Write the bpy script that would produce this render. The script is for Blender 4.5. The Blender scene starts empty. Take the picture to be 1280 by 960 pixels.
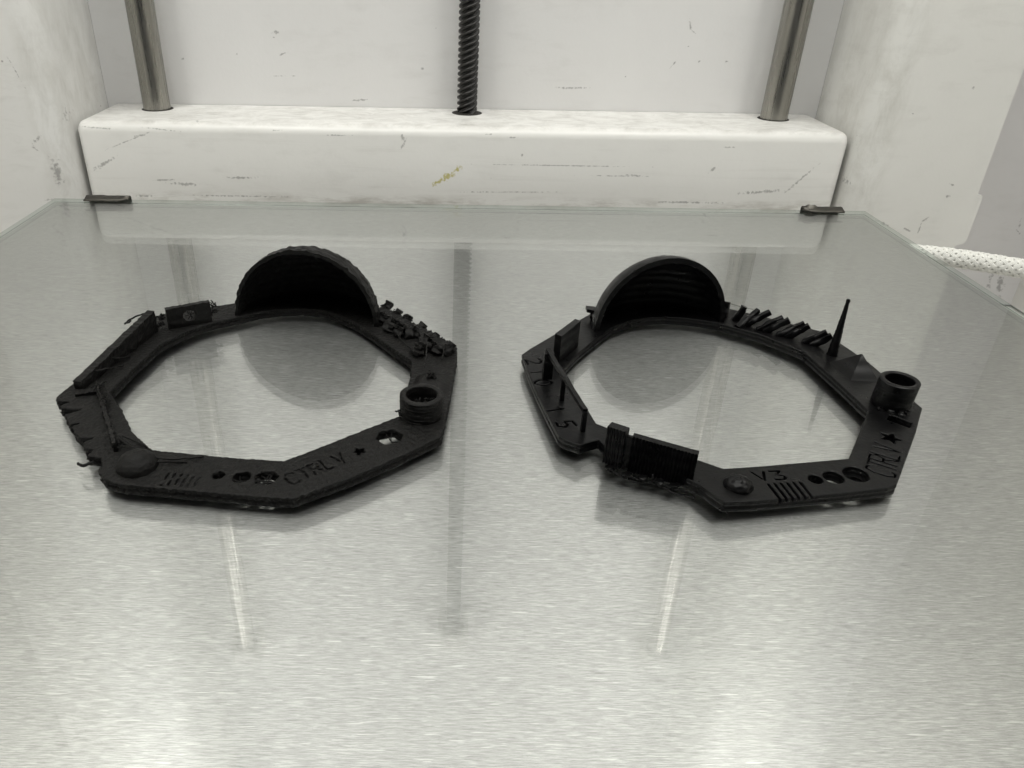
import bpy, bmesh, math, random
from mathutils import Vector, Matrix, noise
random.seed(4)
R = math.radians
MM = 0.001                       # every measure below is in millimetres

# ------------------------------------------------------------ camera, world, lamps, exposure
scene = bpy.context.scene
col = scene.collection
cam_data = bpy.data.cameras.new("camera")
cam = bpy.data.objects.new("camera", cam_data)
col.objects.link(cam)
cam_data.sensor_width = 36.0
cam_data.lens = 26.757
cam_data.shift_x = 0.0634
cam_data.clip_start = 0.005
cam_data.clip_end = 20.0
p_, y_, r_ = (0.52266, -0.00488, 0.01711)
right0 = Vector((math.cos(y_), math.sin(y_), 0)); fwd0 = Vector((-math.sin(y_), math.cos(y_), 0)); up0 = Vector((0, 0, 1))
fwd = fwd0 * math.cos(p_) - up0 * math.sin(p_); up = up0 * math.cos(p_) + fwd0 * math.sin(p_)
rr = right0 * math.cos(r_) + up * math.sin(r_); uu = up * math.cos(r_) - right0 * math.sin(r_)
m = Matrix((rr, uu, -fwd)).transposed().to_4x4()
m.translation = Vector((-5.28, -277.37, 83.18)) * MM
cam.matrix_world = m
scene.camera = cam

world = bpy.data.worlds.new("World"); scene.world = world; world.use_nodes = True
bg = world.node_tree.nodes["Background"]
bg.inputs[0].default_value = (0.96, 0.98, 1.0, 1); bg.inputs[1].default_value = 0.05

def lamp(name, loc, size, size_y, power, rot, colr=(1, 0.995, 0.955)):
    l = bpy.data.lights.new(name, 'AREA'); l.shape = 'RECTANGLE'
    l.size = size * MM; l.size_y = size_y * MM; l.energy = power; l.color = colr
    o = bpy.data.objects.new(name, l); col.objects.link(o)
    o.location = Vector(loc) * MM; o.rotation_euler = rot
    return o
# side light strips under the top of the chamber, an added front fill, and the room in front of its open door
lamp("chamber_light", (-235, -170, 540), 60, 240, 0.95, (0, R(-28), 0))
lamp("chamber_light", (235, -170, 540), 60, 240, 0.95, (0, R(28), 0))
lamp("chamber_light", (0, -350, 640), 300, 120, 1.45, (R(30), 0, 0))  # added wide fill with no fixture behind it, aimed back into the chamber
lamp("room_light", (60, -900, 900), 900, 600, 0.5, (R(42), 0, 0))

scene.view_settings.view_transform = 'Standard'
scene.view_settings.look = 'None'
scene.view_settings.exposure = 0.0
scene.view_settings.gamma = 1.0
scene.render.engine = 'CYCLES'
scene.cycles.max_bounces = 10
scene.cycles.diffuse_bounces = 5
scene.cycles.glossy_bounces = 6
scene.cycles.transparent_max_bounces = 12
scene.cycles.caustics_reflective = True


# measured plan of the place, millimetres (x, y[, z or radius])
D = {
    'L_out': [(-84.24,-144.69),(-82.91,-137.06),(-77.68,-106.45),(-75.71,-104.02),(-65.42,-99.27),(-53.51,-94.25),(-50.78,-91.78),(-47.61,-89.89),(-44.14,-88.65),(-40.49,-88.12),(-36.81,-88.31),(-33.24,-89.21),(-29.91,-90.79),(-26.95,-92.99),(-24.48,-95.72),(-22.59,-98.89),(-21.35,-102.36),(-16.54,-103.34),(-2.39,-119.57),(-2.42,-124.35),(-4.05,-143.37),(-5.56,-156.95),(-13.08,-163.67),(-21.12,-170.12),(-30.5,-176.33),(-35.27,-176.01),(-47.8,-174.56),(-60.57,-173.08),(-63.67,-171.8)],
    'L_teeth': [(-65.36,-170.0),(-65.92,-167.17),(-66.97,-165.23),(-69.78,-165.05),(-69.16,-163.03),(-71.07,-162.31),(-72.11,-160.52),(-70.54,-158.88),(-73.25,-159.22),(-75.08,-157.38),(-76.32,-155.2),(-75.09,-153.75),(-77.17,-154.66),(-78.48,-152.69),(-79.73,-151.27),(-76.83,-148.81),(-81.23,-148.93),(-82.1,-148.05),(-80.36,-146.15),(-83.39,-146.23)],
    'L_in': [(-74.32,-142.16),(-73.18,-132.54),(-71.17,-120.19),(-66.19,-111.95),(-61.53,-107.73),(-56.35,-104.75),(-52.02,-101.73),(-47.28,-100.09),(-41.7,-99.39),(-36.07,-100.17),(-31.59,-103.4),(-27.15,-107.44),(-21.6,-114.78),(-12.49,-126.97),(-12.55,-133.56),(-13.41,-143.64),(-14.04,-149.79),(-21.23,-155.43),(-28.08,-160.97),(-33.91,-165.42),(-41.97,-164.87),(-51.02,-163.59),(-56.32,-162.96),(-58.67,-162.51),(-61.32,-159.98),(-64.39,-156.83),(-69.33,-148.91)],
    'R_out': [(12.45,-122.7),(14.54,-119.84),(27.52,-104.61),(31.65,-100.05),(33.3,-96.98),(35.52,-94.3),(38.22,-92.1),(41.3,-90.46),(44.63,-89.46),(48.1,-89.13),(51.57,-89.48),(54.9,-90.5),(57.97,-92.15),(60.65,-94.37),(67.77,-94.39),(77.11,-100.49),(88.02,-108.46),(91.59,-123.71),(93.23,-143.81),(87.08,-152.89),(74.61,-169.97),(72.58,-170.93),(55.88,-174.19),(47.07,-175.89),(42.17,-176.42),(40.78,-174.31),(39.18,-171.24),(36.69,-169.0),(32.87,-167.21),(29.06,-164.88),(25.11,-164.23),(25.05,-160.42),(24.15,-157.81),(22.0,-158.93),(20.34,-160.02),(17.57,-158.24),(16.68,-156.92),(15.26,-147.49),(13.37,-132.78)],
    'R_in': [(20.92,-129.66),(26.09,-121.07),(32.18,-112.55),(35.99,-107.54),(41.84,-103.16),(46.23,-101.58),(50.44,-100.95),(56.35,-101.7),(62.81,-103.84),(71.58,-110.35),(78.68,-119.39),(80.11,-131.13),(81.41,-145.07),(76.54,-152.31),(69.71,-162.14),(56.94,-164.2),(45.22,-166.19),(41.11,-163.34),(33.61,-157.57),(28.13,-154.42),(24.71,-151.67),(23.15,-141.0)],
    'L_holes': [(-44.56,-169.86,1.11),(-40.35,-170.45,1.59),(-36.02,-170.47,2.01)],
    'L_big': (-15.43,-157.2,2.73),
    'R_holes': [(60.85,-168.67,1.29),(64.34,-168.01,1.8),(68.82,-166.95,2.25)],
    'L_star': (-20.69,-162.08,1.61),
    'R_star': (81.01,-155.0,2.35),
    'R_slot': [(85.27,-146.19),(88.06,-149.55),(86.57,-151.48),(83.55,-148.35)],
    'L_text': [(-32.25,-171.98),(-22.2,-164.39)],
    'R_text': [(73.26,-168.15),(81.42,-156.62),(71.55,-167.25),(79.36,-156.13)],
    'R_v3': [(51.33,-168.08),(54.63,-167.64)],
    'R_15': [(17.27,-146.83),(18.64,-152.41)],
    'R_210': [(15.06,-126.1),(15.55,-130.19),(16.05,-135.5)],
    'L_groove': [[(-53.5,-172.92),(-53.36,-169.48)],[(-52.37,-173.0),(-52.19,-169.64)],[(-51.25,-173.09),(-51.02,-169.8)],[(-50.12,-173.18),(-49.85,-169.96)],[(-49.0,-173.26),(-48.69,-170.12)],[(-47.88,-173.35),(-47.52,-170.28)]],
    'R_groove': [[(51.73,-170.5),(52.26,-175.78)],[(52.93,-170.31),(53.41,-175.6)],[(54.12,-170.12),(54.57,-175.43)],[(55.32,-169.94),(55.72,-175.25)],[(56.52,-169.75),(56.89,-175.08)],[(57.72,-169.56),(58.05,-174.9)]],
    'L_hemi': (-59.46,-167.73,3.1),
    'R_hemi': (46.06,-171.54,2.81),
    'L_cyl': (-9.62,-149.07,6.83,4.32),
    'L_cyl_r': (-9.62,-149.07,4.14),
    'R_cyl': (87.17,-142.41,8.11),
    'R_cyl_r': (87.17,-142.41,3.71),
    'spike': (84.79,-120.4,16.11),
    'R_pyr': [(82.13,-124.39),(83.4,-132.81),(89.62,-133.33),(88.63,-124.96)],
    'R_pyr_top': (87.03,-128.01,6.24),
    'L_pyr': [(-12.38,-141.03),(-11.34,-133.52),(-3.36,-133.28),(-4.38,-143.38)],
    'L_pyr_top': (-8.33,-136.22,5.71),
    'sticks': [((65.69,-100.41,2.0),(66.46,-99.45,6.0)),((68.16,-102.24,2.0),(69.78,-102.29,6.0)),((67.39,-106.45,2.0),(72.77,-103.71,5.6)),((68.9,-105.48,2.0),(75.04,-105.46,6.0)),((71.94,-107.66,2.0),(77.42,-107.78,5.6)),((73.21,-108.51,2.0),(78.04,-109.98,6)),((75.77,-110.64,2.0),(81.25,-111.25,5.8)),((77.4,-111.46,2.0),(81.87,-112.56,5.8)),((80.7,-114.36,2.0),(84.87,-115.52,5.6)),((81.93,-115.58,2.0),(85.73,-116.38,5.2))],
    'L_lumps': [(-19.88,-101.54,5.28),(-17.23,-105.25,4.82),(-14.66,-108.83,5.0),(-18.57,-108.97,4.35),(-10.85,-111.38,3.91),(-7.64,-117.27,4.29),(-13.06,-114.07,4.74),(-10.04,-119.01,4.7),(-4.06,-122.44,4.46)],
    'dL_l': (-56.97,-103.83),
    'dL_r': (-22.0,-109.98),
    'dR_l': (31.65,-109.93),
    'dR_r': (64.38,-103.31),
    'L_box': [(-72.05,-113.47,7.65),(-62.89,-107.78,7.75)],
    'L_wall': [(-71.45,-121.01,9.3),(-78.46,-142.93,5.24)],
    'R_slab': [(19.54,-124.81,8.66),(26.51,-118.22,9.01),(20.71,-127.06,9.19)],
    'R_beam': [(16.37,-134.1,9.97),(18.92,-142.73,7.89),(21.32,-155.43,7.81)],
    'R_rwall': [(24.26,-163.25,10.71),(26.58,-164.94,10.83),(27.74,-165.64,10.98),(38.45,-170.35,8.35)],
    'R_tab': (30.84,-102.6,4.62),
    'R_txt': [(73.75,-166.0),(78.53,-158.56)],
    'L_txt': [(-31.53,-170.59),(-24.08,-164.43)],
    'R_slab_top': [(19.3,-125.11),(20.56,-126.47),(26.02,-118.21),(24.88,-117.17)],
    'm_back': [(-114.4,41.1,0.86,0.44,19.0),(-75.5,51.8,1.48,0.87,10.0),(-73.0,43.8,2.35,0.37,21.0),(-76.4,49.8,0.65,0.3,1.0),(-75.2,35.2,2.16,0.25,1.0),(-69.5,35.3,1.16,0.25,1.0),(-92.1,43.2,0.47,0.32,73.0),(91.7,56.7,2.13,0.47,110.0),(93.0,54.7,1.51,0.28,-33.0),(87.3,42.3,1.76,0.31,54.0),(97.7,43.4,0.58,0.52,54.0),(92.1,49.0,0.49,0.3,1.0),(-16.0,38.9,0.99,0.62,20.0),(-10.5,54.3,0.48,0.3,19.0),(108.8,43.6,0.66,0.46,1.0),(68.2,37.1,0.5,0.31,1.0),(46.4,32.4,6.68,0.47,1.0),(-42.3,26.2,3.38,0.48,5.0),(-150.0,26.2,1.44,0.45,51.0)],
    'm_bar': [(-21.9,17.1,2.44,0.6,59.0),(-22.5,19.2,1.33,0.77,99.0),(-127.9,16.4,8.82,0.23,21.0),(-123.0,18.3,2.22,0.44,10.0),(20.6,-1.1,17.42,0.21,1.0),(7.9,-1.3,4.75,0.29,1.0),(61.0,5.9,12.56,0.2,-0.0),(67.2,6.3,3.78,0.31,-2.0),(23.5,13.3,0.62,0.46,1.0),(-116.6,1.5,4.76,0.32,3.0),(-109.0,0.1,6.29,0.65,-1.0),(-86.6,2.9,6.29,0.47,1.0),(-139.2,21.0,7.52,0.31,-3.0),(-114.9,20.8,5.99,0.24,-5.0),(-102.2,23.9,1.98,0.47,-25.0),(-70.7,21.1,2.14,0.3,1.0),(19.4,19.9,2.13,0.33,5.0),(10.8,20.9,1.53,0.3,1.0),(-47.9,19.7,6.11,0.24,-0.0),(98.1,9.0,2.0,0.67,39.0),(103.2,17.6,1.84,0.31,1.0),(118.7,0.5,9.37,0.66,4.0),(91.0,-4.1,14.38,0.42,-0.0),(-87.5,-4.4,19.07,0.33,-0.0),(38.7,9.6,31.19,0.22,-0.0),(-139.0,7.4,5.11,0.71,28.0),(133.3,5.5,8.31,0.53,47.0),(-126.3,-5.0,3.81,0.49,-0.0),(55.7,24.0,1.87,0.23,-13.0)],
    'm_chip': [(-4.8,4.9,5.62,1.25,31.0),(-8.6,2.6,2.84,0.94,29.0),(-1.1,7.4,1.86,1.09,41.0)],
    'm_left': [(-160.1,14.7,1.58,0.42,-39.0),(-159.0,17.9,2.35,0.65,42.0),(-148.3,25.3,1.18,3.78,1.0),(-154.4,6.1,1.53,6.2,1.0),(-160.1,41.6,4.93,0.32,-71.0),(-160.1,-4.8,1.63,0.47,11.0)],
    'm_right': [(181.4,-10.2,2.44,0.38,88.0),(182.5,-7.0,1.64,0.55,37.0),(183.8,41.8,0.68,0.45,100.0),(164.9,32.4,0.58,0.29,1.0),(147.0,42.3,0.64,0.37,-40.0),(188.2,6.6,1.05,0.41,-25.0),(166.9,-9.2,3.52,0.59,-22.0),(149.5,18.4,1.3,4.14,-17.0),(188.2,2.3,0.92,0.66,1.0),(151.0,5.7,0.92,1.59,1.0),(177.1,-11.6,2.17,0.44,-26.0)],
    'm_side': [(251.1,-21.0,2.61,0.58,102.0),(251.6,-24.3,1.78,0.46,-39.0),(253.2,-50.1,6.22,1.75,106.0),(247.9,-48.1,4.8,1.0,101.0)],
}

# ------------------------------------------------------------ node helpers
def mat(name):
    m = bpy.data.materials.new(name); m.use_nodes = True
    nt = m.node_tree; b = nt.nodes["Principled BSDF"]
    return m, nt, b
def nd(nt, t, **k):
    n = nt.nodes.new(t)
    for a, v in k.items():
        if a.startswith('i_'):
            n.inputs[int(a[2:])].default_value = v
        else: setattr(n, a, v)
    return n
def link(nt, a, b): nt.links.new(a, b)
def math_n(nt, op, a, b=None, clamp=False):
    n = nd(nt, 'ShaderNodeMath', operation=op, use_clamp=clamp)
    for i, v in enumerate((a, b)):
        if v is None: continue
        if isinstance(v, (int, float)): n.inputs[i].default_value = v
        else: link(nt, v, n.inputs[i])
    return n.outputs[0]
def coord(nt, scale=(1, 1, 1), rot=(0, 0, 0), loc=(0, 0, 0)):
    tc = nd(nt, 'ShaderNodeTexCoord'); mp = nd(nt, 'ShaderNodeMapping')
    mp.inputs['Scale'].default_value = scale; mp.inputs['Rotation'].default_value = rot; mp.inputs['Location'].default_value = loc
    link(nt, tc.outputs['Object'], mp.inputs[0])
    return mp.outputs[0]
def noise_n(nt, vec, scale, detail=3, rough=0.55, dist=0.0):
    n = nd(nt, 'ShaderNodeTexNoise'); n.inputs['Scale'].default_value = scale
    n.inputs['Detail'].default_value = detail; n.inputs['Roughness'].default_value = rough; n.inputs['Distortion'].default_value = dist
    link(nt, vec, n.inputs['Vector']); return n.outputs['Fac']
def ramp(nt, fac, lo, hi, a=0.0, b=1.0):
    n = nd(nt, 'ShaderNodeMapRange'); n.inputs[1].default_value = lo; n.inputs[2].default_value = hi
    n.inputs[3].default_value = a; n.inputs[4].default_value = b
    link(nt, fac, n.inputs[0]); return n.outputs[0]
def mix(nt, fac, a, b):
    n = nd(nt, 'ShaderNodeMix', data_type='RGBA')
    if isinstance(fac, (int, float)): n.inputs[0].default_value = fac
    else: link(nt, fac, n.inputs[0])
    for i, v in ((6, a), (7, b)):
        if isinstance(v, tuple): n.inputs[i].default_value = v + (1,) if len(v) == 3 else v
        else: link(nt, v, n.inputs[i])
    return n.outputs[2]
def marks(nt, lst, plane_y):
    """a 0..1 mask of worn marks on an upright sheet: (x, z, half length, half width, angle)"""
    tc = nd(nt, 'ShaderNodeTexCoord'); out = None
    # the edge of every mark is ragged
    nv = nd(nt, 'ShaderNodeTexNoise'); nv.inputs['Scale'].default_value = 900; nv.inputs['Detail'].default_value = 4
    link(nt, tc.outputs['Object'], nv.inputs['Vector'])
    for (x, z, L, W, a) in lst:
        mp = nd(nt, 'ShaderNodeMapping', vector_type='TEXTURE')
        mp.inputs['Location'].default_value = (x * MM, plane_y * MM, z * MM)
        mp.inputs['Rotation'].default_value = (0, -R(a), 0)
        mp.inputs['Scale'].default_value = (L * MM, 0.012, max(W, 0.16) * MM)
        link(nt, tc.outputs['Object'], mp.inputs[0])
        ln = nd(nt, 'ShaderNodeVectorMath', operation='LENGTH'); link(nt, mp.outputs[0], ln.inputs[0])
        d = math_n(nt, 'ADD', ln.outputs['Value'], ramp(nt, nv.outputs['Fac'], 0.32, 0.68, -0.35, 1.0))
        mk_ = ramp(nt, d, 0.55, 1.25, 1.0, 0.0)
        out = mk_ if out is None else math_n(nt, 'MAXIMUM', out, mk_)
    return out

def painted(name, base, markl=None, chips=None, topdirt=0.0, lowdirt=None, dirt=0.35, rough=0.42, plane_y=0.0, wear_x=None):
    m, nt, b = mat(name)
    v = coord(nt)
    big = noise_n(nt, v, 22, 4, 0.6)
    mot = noise_n(nt, coord(nt, (1, 1, 3.2)), 60, 5, 0.65, 0.4)
    c = mix(nt, ramp(nt, big, 0.3, 0.75, 0, 0.6), base, tuple(x * 0.93 for x in base))
    smear = math_n(nt, 'MULTIPLY', ramp(nt, mot, 0.5, 0.8), ramp(nt, big, 0.42, 0.62), True)
    c = mix(nt, math_n(nt, 'MULTIPLY', smear, dirt), c, (0.30, 0.285, 0.25))
    # small dark specks
    vo = nd(nt, 'ShaderNodeTexVoronoi'); vo.inputs['Scale'].default_value = 95; link(nt, v, vo.inputs['Vector'])
    sp = ramp(nt, vo.outputs['Distance'], 0.012, 0.05, 1, 0)
    gate = ramp(nt, noise_n(nt, v, 48, 2), 0.60, 0.66)
    c = mix(nt, math_n(nt, 'MULTIPLY', sp, gate), c, (0.09, 0.08, 0.07))
    if topdirt:
        g = nd(nt, 'ShaderNodeNewGeometry'); s = nd(nt, 'ShaderNodeSeparateXYZ'); link(nt, g.outputs['Normal'], s.inputs[0])
        tf = ramp(nt, s.outputs['Z'], 0.6, 0.98)
        dn = ramp(nt, noise_n(nt, coord(nt, (1, 1.6, 1)), 100, 7, 0.75, 0.5), 0.42, 0.74)
        c = mix(nt, math_n(nt, 'MULTIPLY', math_n(nt, 'MULTIPLY', tf, dn), topdirt), c, (0.24, 0.225, 0.19))
        # fine horizontal rub lines left by wiping
        rl = ramp(nt, noise_n(nt, coord(nt, (0.05, 1, 1)), 420, 3, 0.6), 0.56, 0.75)
        c = mix(nt, math_n(nt, 'MULTIPLY', rl, 0.12), c, (0.36, 0.34, 0.30))
    if lowdirt is not None:
        tc = nd(nt, 'ShaderNodeTexCoord'); s2 = nd(nt, 'ShaderNodeSeparateXYZ'); link(nt, tc.outputs['Object'], s2.inputs[0])
        band = math_n(nt, 'MULTIPLY', ramp(nt, s2.outputs['Z'], lowdirt[0] * MM, lowdirt[1] * MM, 1, 0), ramp(nt, noise_n(nt, coord(nt, (0.35, 1, 1.6)), 160, 5, 0.7), 0.45, 0.66))
        c = mix(nt, math_n(nt, 'MULTIPLY', band, lowdirt[2]), c, (0.27, 0.24, 0.20))
    if wear_x:
        tc = nd(nt, 'ShaderNodeTexCoord'); s3 = nd(nt, 'ShaderNodeSeparateXYZ'); link(nt, tc.outputs['Object'], s3.inputs[0])
        dx = math_n(nt, 'ABSOLUTE', math_n(nt, 'SUBTRACT', s3.outputs['X'], wear_x * MM))
        wn = ramp(nt, noise_n(nt, coord(nt, (1, 1, 0.45)), 130, 6, 0.7, 0.4), 0.42, 0.7)
        w_ = math_n(nt, 'MULTIPLY', math_n(nt, 'MULTIPLY', ramp(nt, dx, 0.002, 0.010, 1, 0), wn), ramp(nt, s3.outputs['Z'], 0.03, 0.12, 0.34, 0.03))
        c = mix(nt, w_, c, (0.27, 0.25, 0.20))
    if markl:
        c = mix(nt, math_n(nt, 'MULTIPLY', marks(nt, markl, plane_y), 0.5), c, (0.085, 0.08, 0.08))
    if chips:
        c = mix(nt, marks(nt, chips, plane_y), c, (0.50, 0.46, 0.20))
    link(nt, c, b.inputs['Base Color'])
    b.inputs['Roughness'].default_value = rough
    b.inputs['Specular IOR Level'].default_value = 0.45
    bp = nd(nt, 'ShaderNodeBump'); bp.inputs['Strength'].default_value = 0.12; bp.inputs['Distance'].default_value = 0.0004
    link(nt, noise_n(nt, v, 650, 3), bp.inputs['Height']); link(nt, bp.outputs[0], b.inputs['Normal'])
    return m

def black_plastic(name, base, rough, layer, grain, speck=0.0):
    m, nt, b = mat(name)
    v = coord(nt)
    n1 = noise_n(nt, v, 420, 4, 0.6)
    link(nt, mix(nt, n1, tuple(x * 0.75 for x in base), tuple(x * 1.35 for x in base)), b.inputs['Base Color'])
    link(nt, ramp(nt, noise_n(nt, v, 300, 3), 0.3, 0.7, rough - 0.08, rough + 0.12), b.inputs['Roughness'])
    b.inputs['Specular IOR Level'].default_value = 0.2
    w = nd(nt, 'ShaderNodeTexWave', bands_direction='Z'); w.inputs['Scale'].default_value = 1000 * 0.05 * 6.283 / 0.35 / 6.283 * 1.0
    w.inputs['Scale'].default_value = 140; w.inputs['Distortion'].default_value = 0.6; w.inputs['Detail'].default_value = 1
    link(nt, v, w.inputs['Vector'])
    tops = noise_n(nt, coord(nt, (1, 1, 1)), 1500, 4, 0.7)
    h = math_n(nt, 'ADD', math_n(nt, 'MULTIPLY', w.outputs['Fac'], layer), math_n(nt, 'MULTIPLY', tops, grain))
    bp = nd(nt, 'ShaderNodeBump'); bp.inputs['Strength'].default_value = 0.8; bp.inputs['Distance'].default_value = 0.00022
    link(nt, h, bp.inputs['Height']); link(nt, bp.outputs[0], b.inputs['Normal'])
    return m

M = {}
M['bar'] = painted('white_paint_crossbar', (0.79, 0.785, 0.76), D['m_bar'], D['m_chip'], topdirt=0.55, lowdirt=(-5.2, -2.2, 0.5), dirt=0.2, rough=0.34, plane_y=22.0)
M['wall'] = painted('white_paint_wall', (0.735, 0.73, 0.725), D['m_back'], dirt=0.14, plane_y=60.0)
M['left'] = painted('white_paint_left', (0.755, 0.752, 0.735), D['m_left'], dirt=0.28, plane_y=14.0, wear_x=-152.0)
M['right'] = painted('white_paint_right', (0.755, 0.752, 0.725), D['m_right'], dirt=0.2, plane_y=14.0, wear_x=155.0)
M['side'] = painted('white_paint_side', (0.68, 0.67, 0.67), D['m_side'], dirt=0.2, plane_y=54.0)
M['plainwhite'] = painted('white_paint_plain', (0.74, 0.73, 0.70))
M['rough_black'] = black_plastic('rough_black_plastic', (0.0044, 0.0042, 0.0039), 0.5, 0.6, 1.2)
M['black'] = black_plastic('black_plastic', (0.0022, 0.0022, 0.0024), 0.33, 0.45, 0.16)

def brushed():
    m, nt, b = mat('brushed_aluminium')
    st = noise_n(nt, coord(nt, (0.05, 1, 1)), 8000, 5, 0.78)       # grain, runs along x
    mid = noise_n(nt, coord(nt, (0.02, 1, 1)), 1100, 2, 0.5)
    big = noise_n(nt, coord(nt, (0.6, 1, 1)), 14, 3, 0.6)
    glint = ramp(nt, noise_n(nt, coord(nt, (0.06, 1, 1)), 3800, 2, 0.5), 0.655, 0.70)
    c = mix(nt, ramp(nt, st, 0.3, 0.7), (0.28, 0.28, 0.28), (0.92, 0.92, 0.91))
    c = mix(nt, math_n(nt, 'MULTIPLY', ramp(nt, mid, 0.35, 0.7), 0.10), c, (0.36, 0.36, 0.36))
    c = mix(nt, math_n(nt, 'MULTIPLY', ramp(nt, big, 0.4, 0.7), 0.2), c, (0.44, 0.445, 0.44))
    c = mix(nt, math_n(nt, 'MULTIPLY', glint, 0.7), c, (1.0, 1.0, 0.99))  # glints painted into the colour as short near-white dashes
    link(nt, c, b.inputs['Base Color'])
    b.inputs['Metallic'].default_value = 1.0
    b.inputs['Roughness'].default_value = 0.42
    b.inputs['Anisotropic'].default_value = 0.75
    tg = nd(nt, 'ShaderNodeCombineXYZ'); tg.inputs[1].default_value = 1.0
    link(nt, tg.outputs[0], b.inputs['Tangent'])
    h = math_n(nt, 'ADD', st, math_n(nt, 'MULTIPLY', glint, 2.0))
    bp = nd(nt, 'ShaderNodeBump'); bp.inputs['Strength'].default_value = 0.45; bp.inputs['Distance'].default_value = 0.00004
    link(nt, h, bp.inputs['Height']); link(nt, bp.outputs[0], b.inputs['Normal'])
    # the rolled faces between the scratches still mirror
    g = nd(nt, 'ShaderNodeBsdfAnisotropic'); g.inputs['Roughness'].default_value = 0.13; g.inputs['Anisotropy'].default_value = 0.6
    link(nt, tg.outputs[0], g.inputs['Tangent']); link(nt, c, g.inputs['Color'])
    mx = nd(nt, 'ShaderNodeMixShader'); mx.inputs[0].default_value = 0.46
    link(nt, b.outputs[0], mx.inputs[1]); link(nt, g.outputs[0], mx.inputs[2])
    link(nt, mx.outputs[0], nt.nodes['Material Output'].inputs[0])
    return m
M['alu'] = brushed()

def glass_mat(name, tint, edge=False):
    m = bpy.data.materials.new(name); m.use_nodes = True; nt = m.node_tree
    for n in list(nt.nodes):
        if n.type != 'OUTPUT_MATERIAL': nt.nodes.remove(n)
    out = nt.nodes['Material Output']
    lw = nd(nt, 'ShaderNodeLayerWeight'); lw.inputs['Blend'].default_value = 0.5
    f5 = math_n(nt, 'POWER', lw.outputs['Facing'], 5.0)
    fr = math_n(nt, 'ADD', math_n(nt, 'MULTIPLY', f5, 0.94), 0.06)
    tr = nd(nt, 'ShaderNodeBsdfTransparent'); tr.inputs[0].default_value = tint + (1,)
    gl = nd(nt, 'ShaderNodeBsdfGlossy'); gl.inputs['Roughness'].default_value = 0.006 if not edge else 0.2
    mx = nd(nt, 'ShaderNodeMixShader'); link(nt, fr, mx.inputs[0]); link(nt, tr.outputs[0], mx.inputs[1]); link(nt, gl.outputs[0], mx.inputs[2])
    if edge:
        df = nd(nt, 'ShaderNodeBsdfDiffuse'); df.inputs[0].default_value = (0.10, 0.15, 0.125, 1)
        m2 = nd(nt, 'ShaderNodeMixShader'); m2.inputs[0].default_value = edge
        link(nt, mx.outputs[0], m2.inputs[1]); link(nt, df.outputs[0], m2.inputs[2]); mx = m2
    link(nt, mx.outputs[0], out.inputs[0])
    return m
M['glass'] = glass_mat('clear_glass', (0.984, 0.99, 0.984))
M['glass_side'] = glass_mat('polished_glass_side', (0.90, 0.94, 0.92), 0.12)
M['glass_edge'] = glass_mat('ground_glass_edge', (0.6, 0.72, 0.66), 0.6)

def metal(name, base, rough, streak=0.0):
    m, nt, b = mat(name)
    v = coord(nt, (1, 1, 0.03)); n = noise_n(nt, v, 900, 3)
    link(nt, mix(nt, n, tuple(x * 0.8 for x in base), base), b.inputs['Base Color'])
    b.inputs['Metallic'].default_value = 1; link(nt, ramp(nt, n, 0.3, 0.7, rough, rough + 0.1), b.inputs['Roughness'])
    return m
M['steel'] = metal('ground_steel', (0.36, 0.35, 0.32), 0.24)
M['clip'] = metal('dull_clip_steel', (0.10, 0.095, 0.085), 0.38)
def oily():
    m, nt, b = mat('black_oiled_screw')
    b.inputs['Base Color'].default_value = (0.010, 0.009, 0.008, 1); b.inputs['Roughness'].default_value = 0.36
    b.inputs['Metallic'].default_value = 0.0
    bp = nd(nt, 'ShaderNodeBump'); bp.inputs['Strength'].default_value = 0.5; bp.inputs['Distance'].default_value = 0.0003
    link(nt, noise_n(nt, coord(nt), 1200, 4), bp.inputs['Height']); link(nt, bp.outputs[0], b.inputs['Normal'])
    return m
M['oily'] = oily()
def simple(name, c, r):
    m, nt, b = mat(name); v = coord(nt)
    link(nt, mix(nt, noise_n(nt, v, 700, 3), tuple(x * 0.85 for x in c), tuple(min(1, x * 1.1) for x in c)), b.inputs['Base Color'])
    b.inputs['Roughness'].default_value = r; return m
M['hole'] = simple('dark_bore', (0.02, 0.018, 0.015), 0.7)
M['sleeve_core'] = simple('grey_sleeve_core', (0.68, 0.68, 0.65), 0.8)
M['sleeve'] = simple('white_sleeve_braid', (0.80, 0.80, 0.76), 0.55)

# ------------------------------------------------------------ object helpers
def tag(o, label=None, cat=None, group=None, kind=None):
    if label: o['label'] = label
    if cat: o['category'] = cat
    if group: o['group'] = group
    if kind: o['kind'] = kind
    return o
def empty(name, loc):
    o = bpy.data.objects.new(name, None); o.empty_display_size = 0.01; col.objects.link(o); o.location = Vector(loc) * MM
    return o
def finish(name, bm, material, parent=None, smooth=False, angle=None):
    """bm is in world millimetres; becomes one mesh object under parent"""
    me = bpy.data.meshes.new(name)
    off = Vector((0, 0, 0)) if parent is None else parent.location
    bmesh.ops.recalc_face_normals(bm, faces=bm.faces[:])
    for v in bm.verts: v.co = v.co * MM
    bm.to_mesh(me); bm.free()
    if smooth:
        for p in me.polygons: p.use_smooth = True
        if angle: me.set_sharp_from_angle(angle=R(angle))
    mats = material if isinstance(material, (list, tuple)) else [material]
    for mm in mats: me.materials.append(mm)
    o = bpy.data.objects.new(name, me); col.objects.link(o)
    if parent is not None:
        o.parent = parent; o.matrix_parent_inverse = Matrix.Identity(4); o.location = -root_loc(parent)
    return o
def root_loc(p):
    l = p.location.copy()
    while p.parent is not None:
        p = p.parent; l += p.location
    return l
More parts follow.
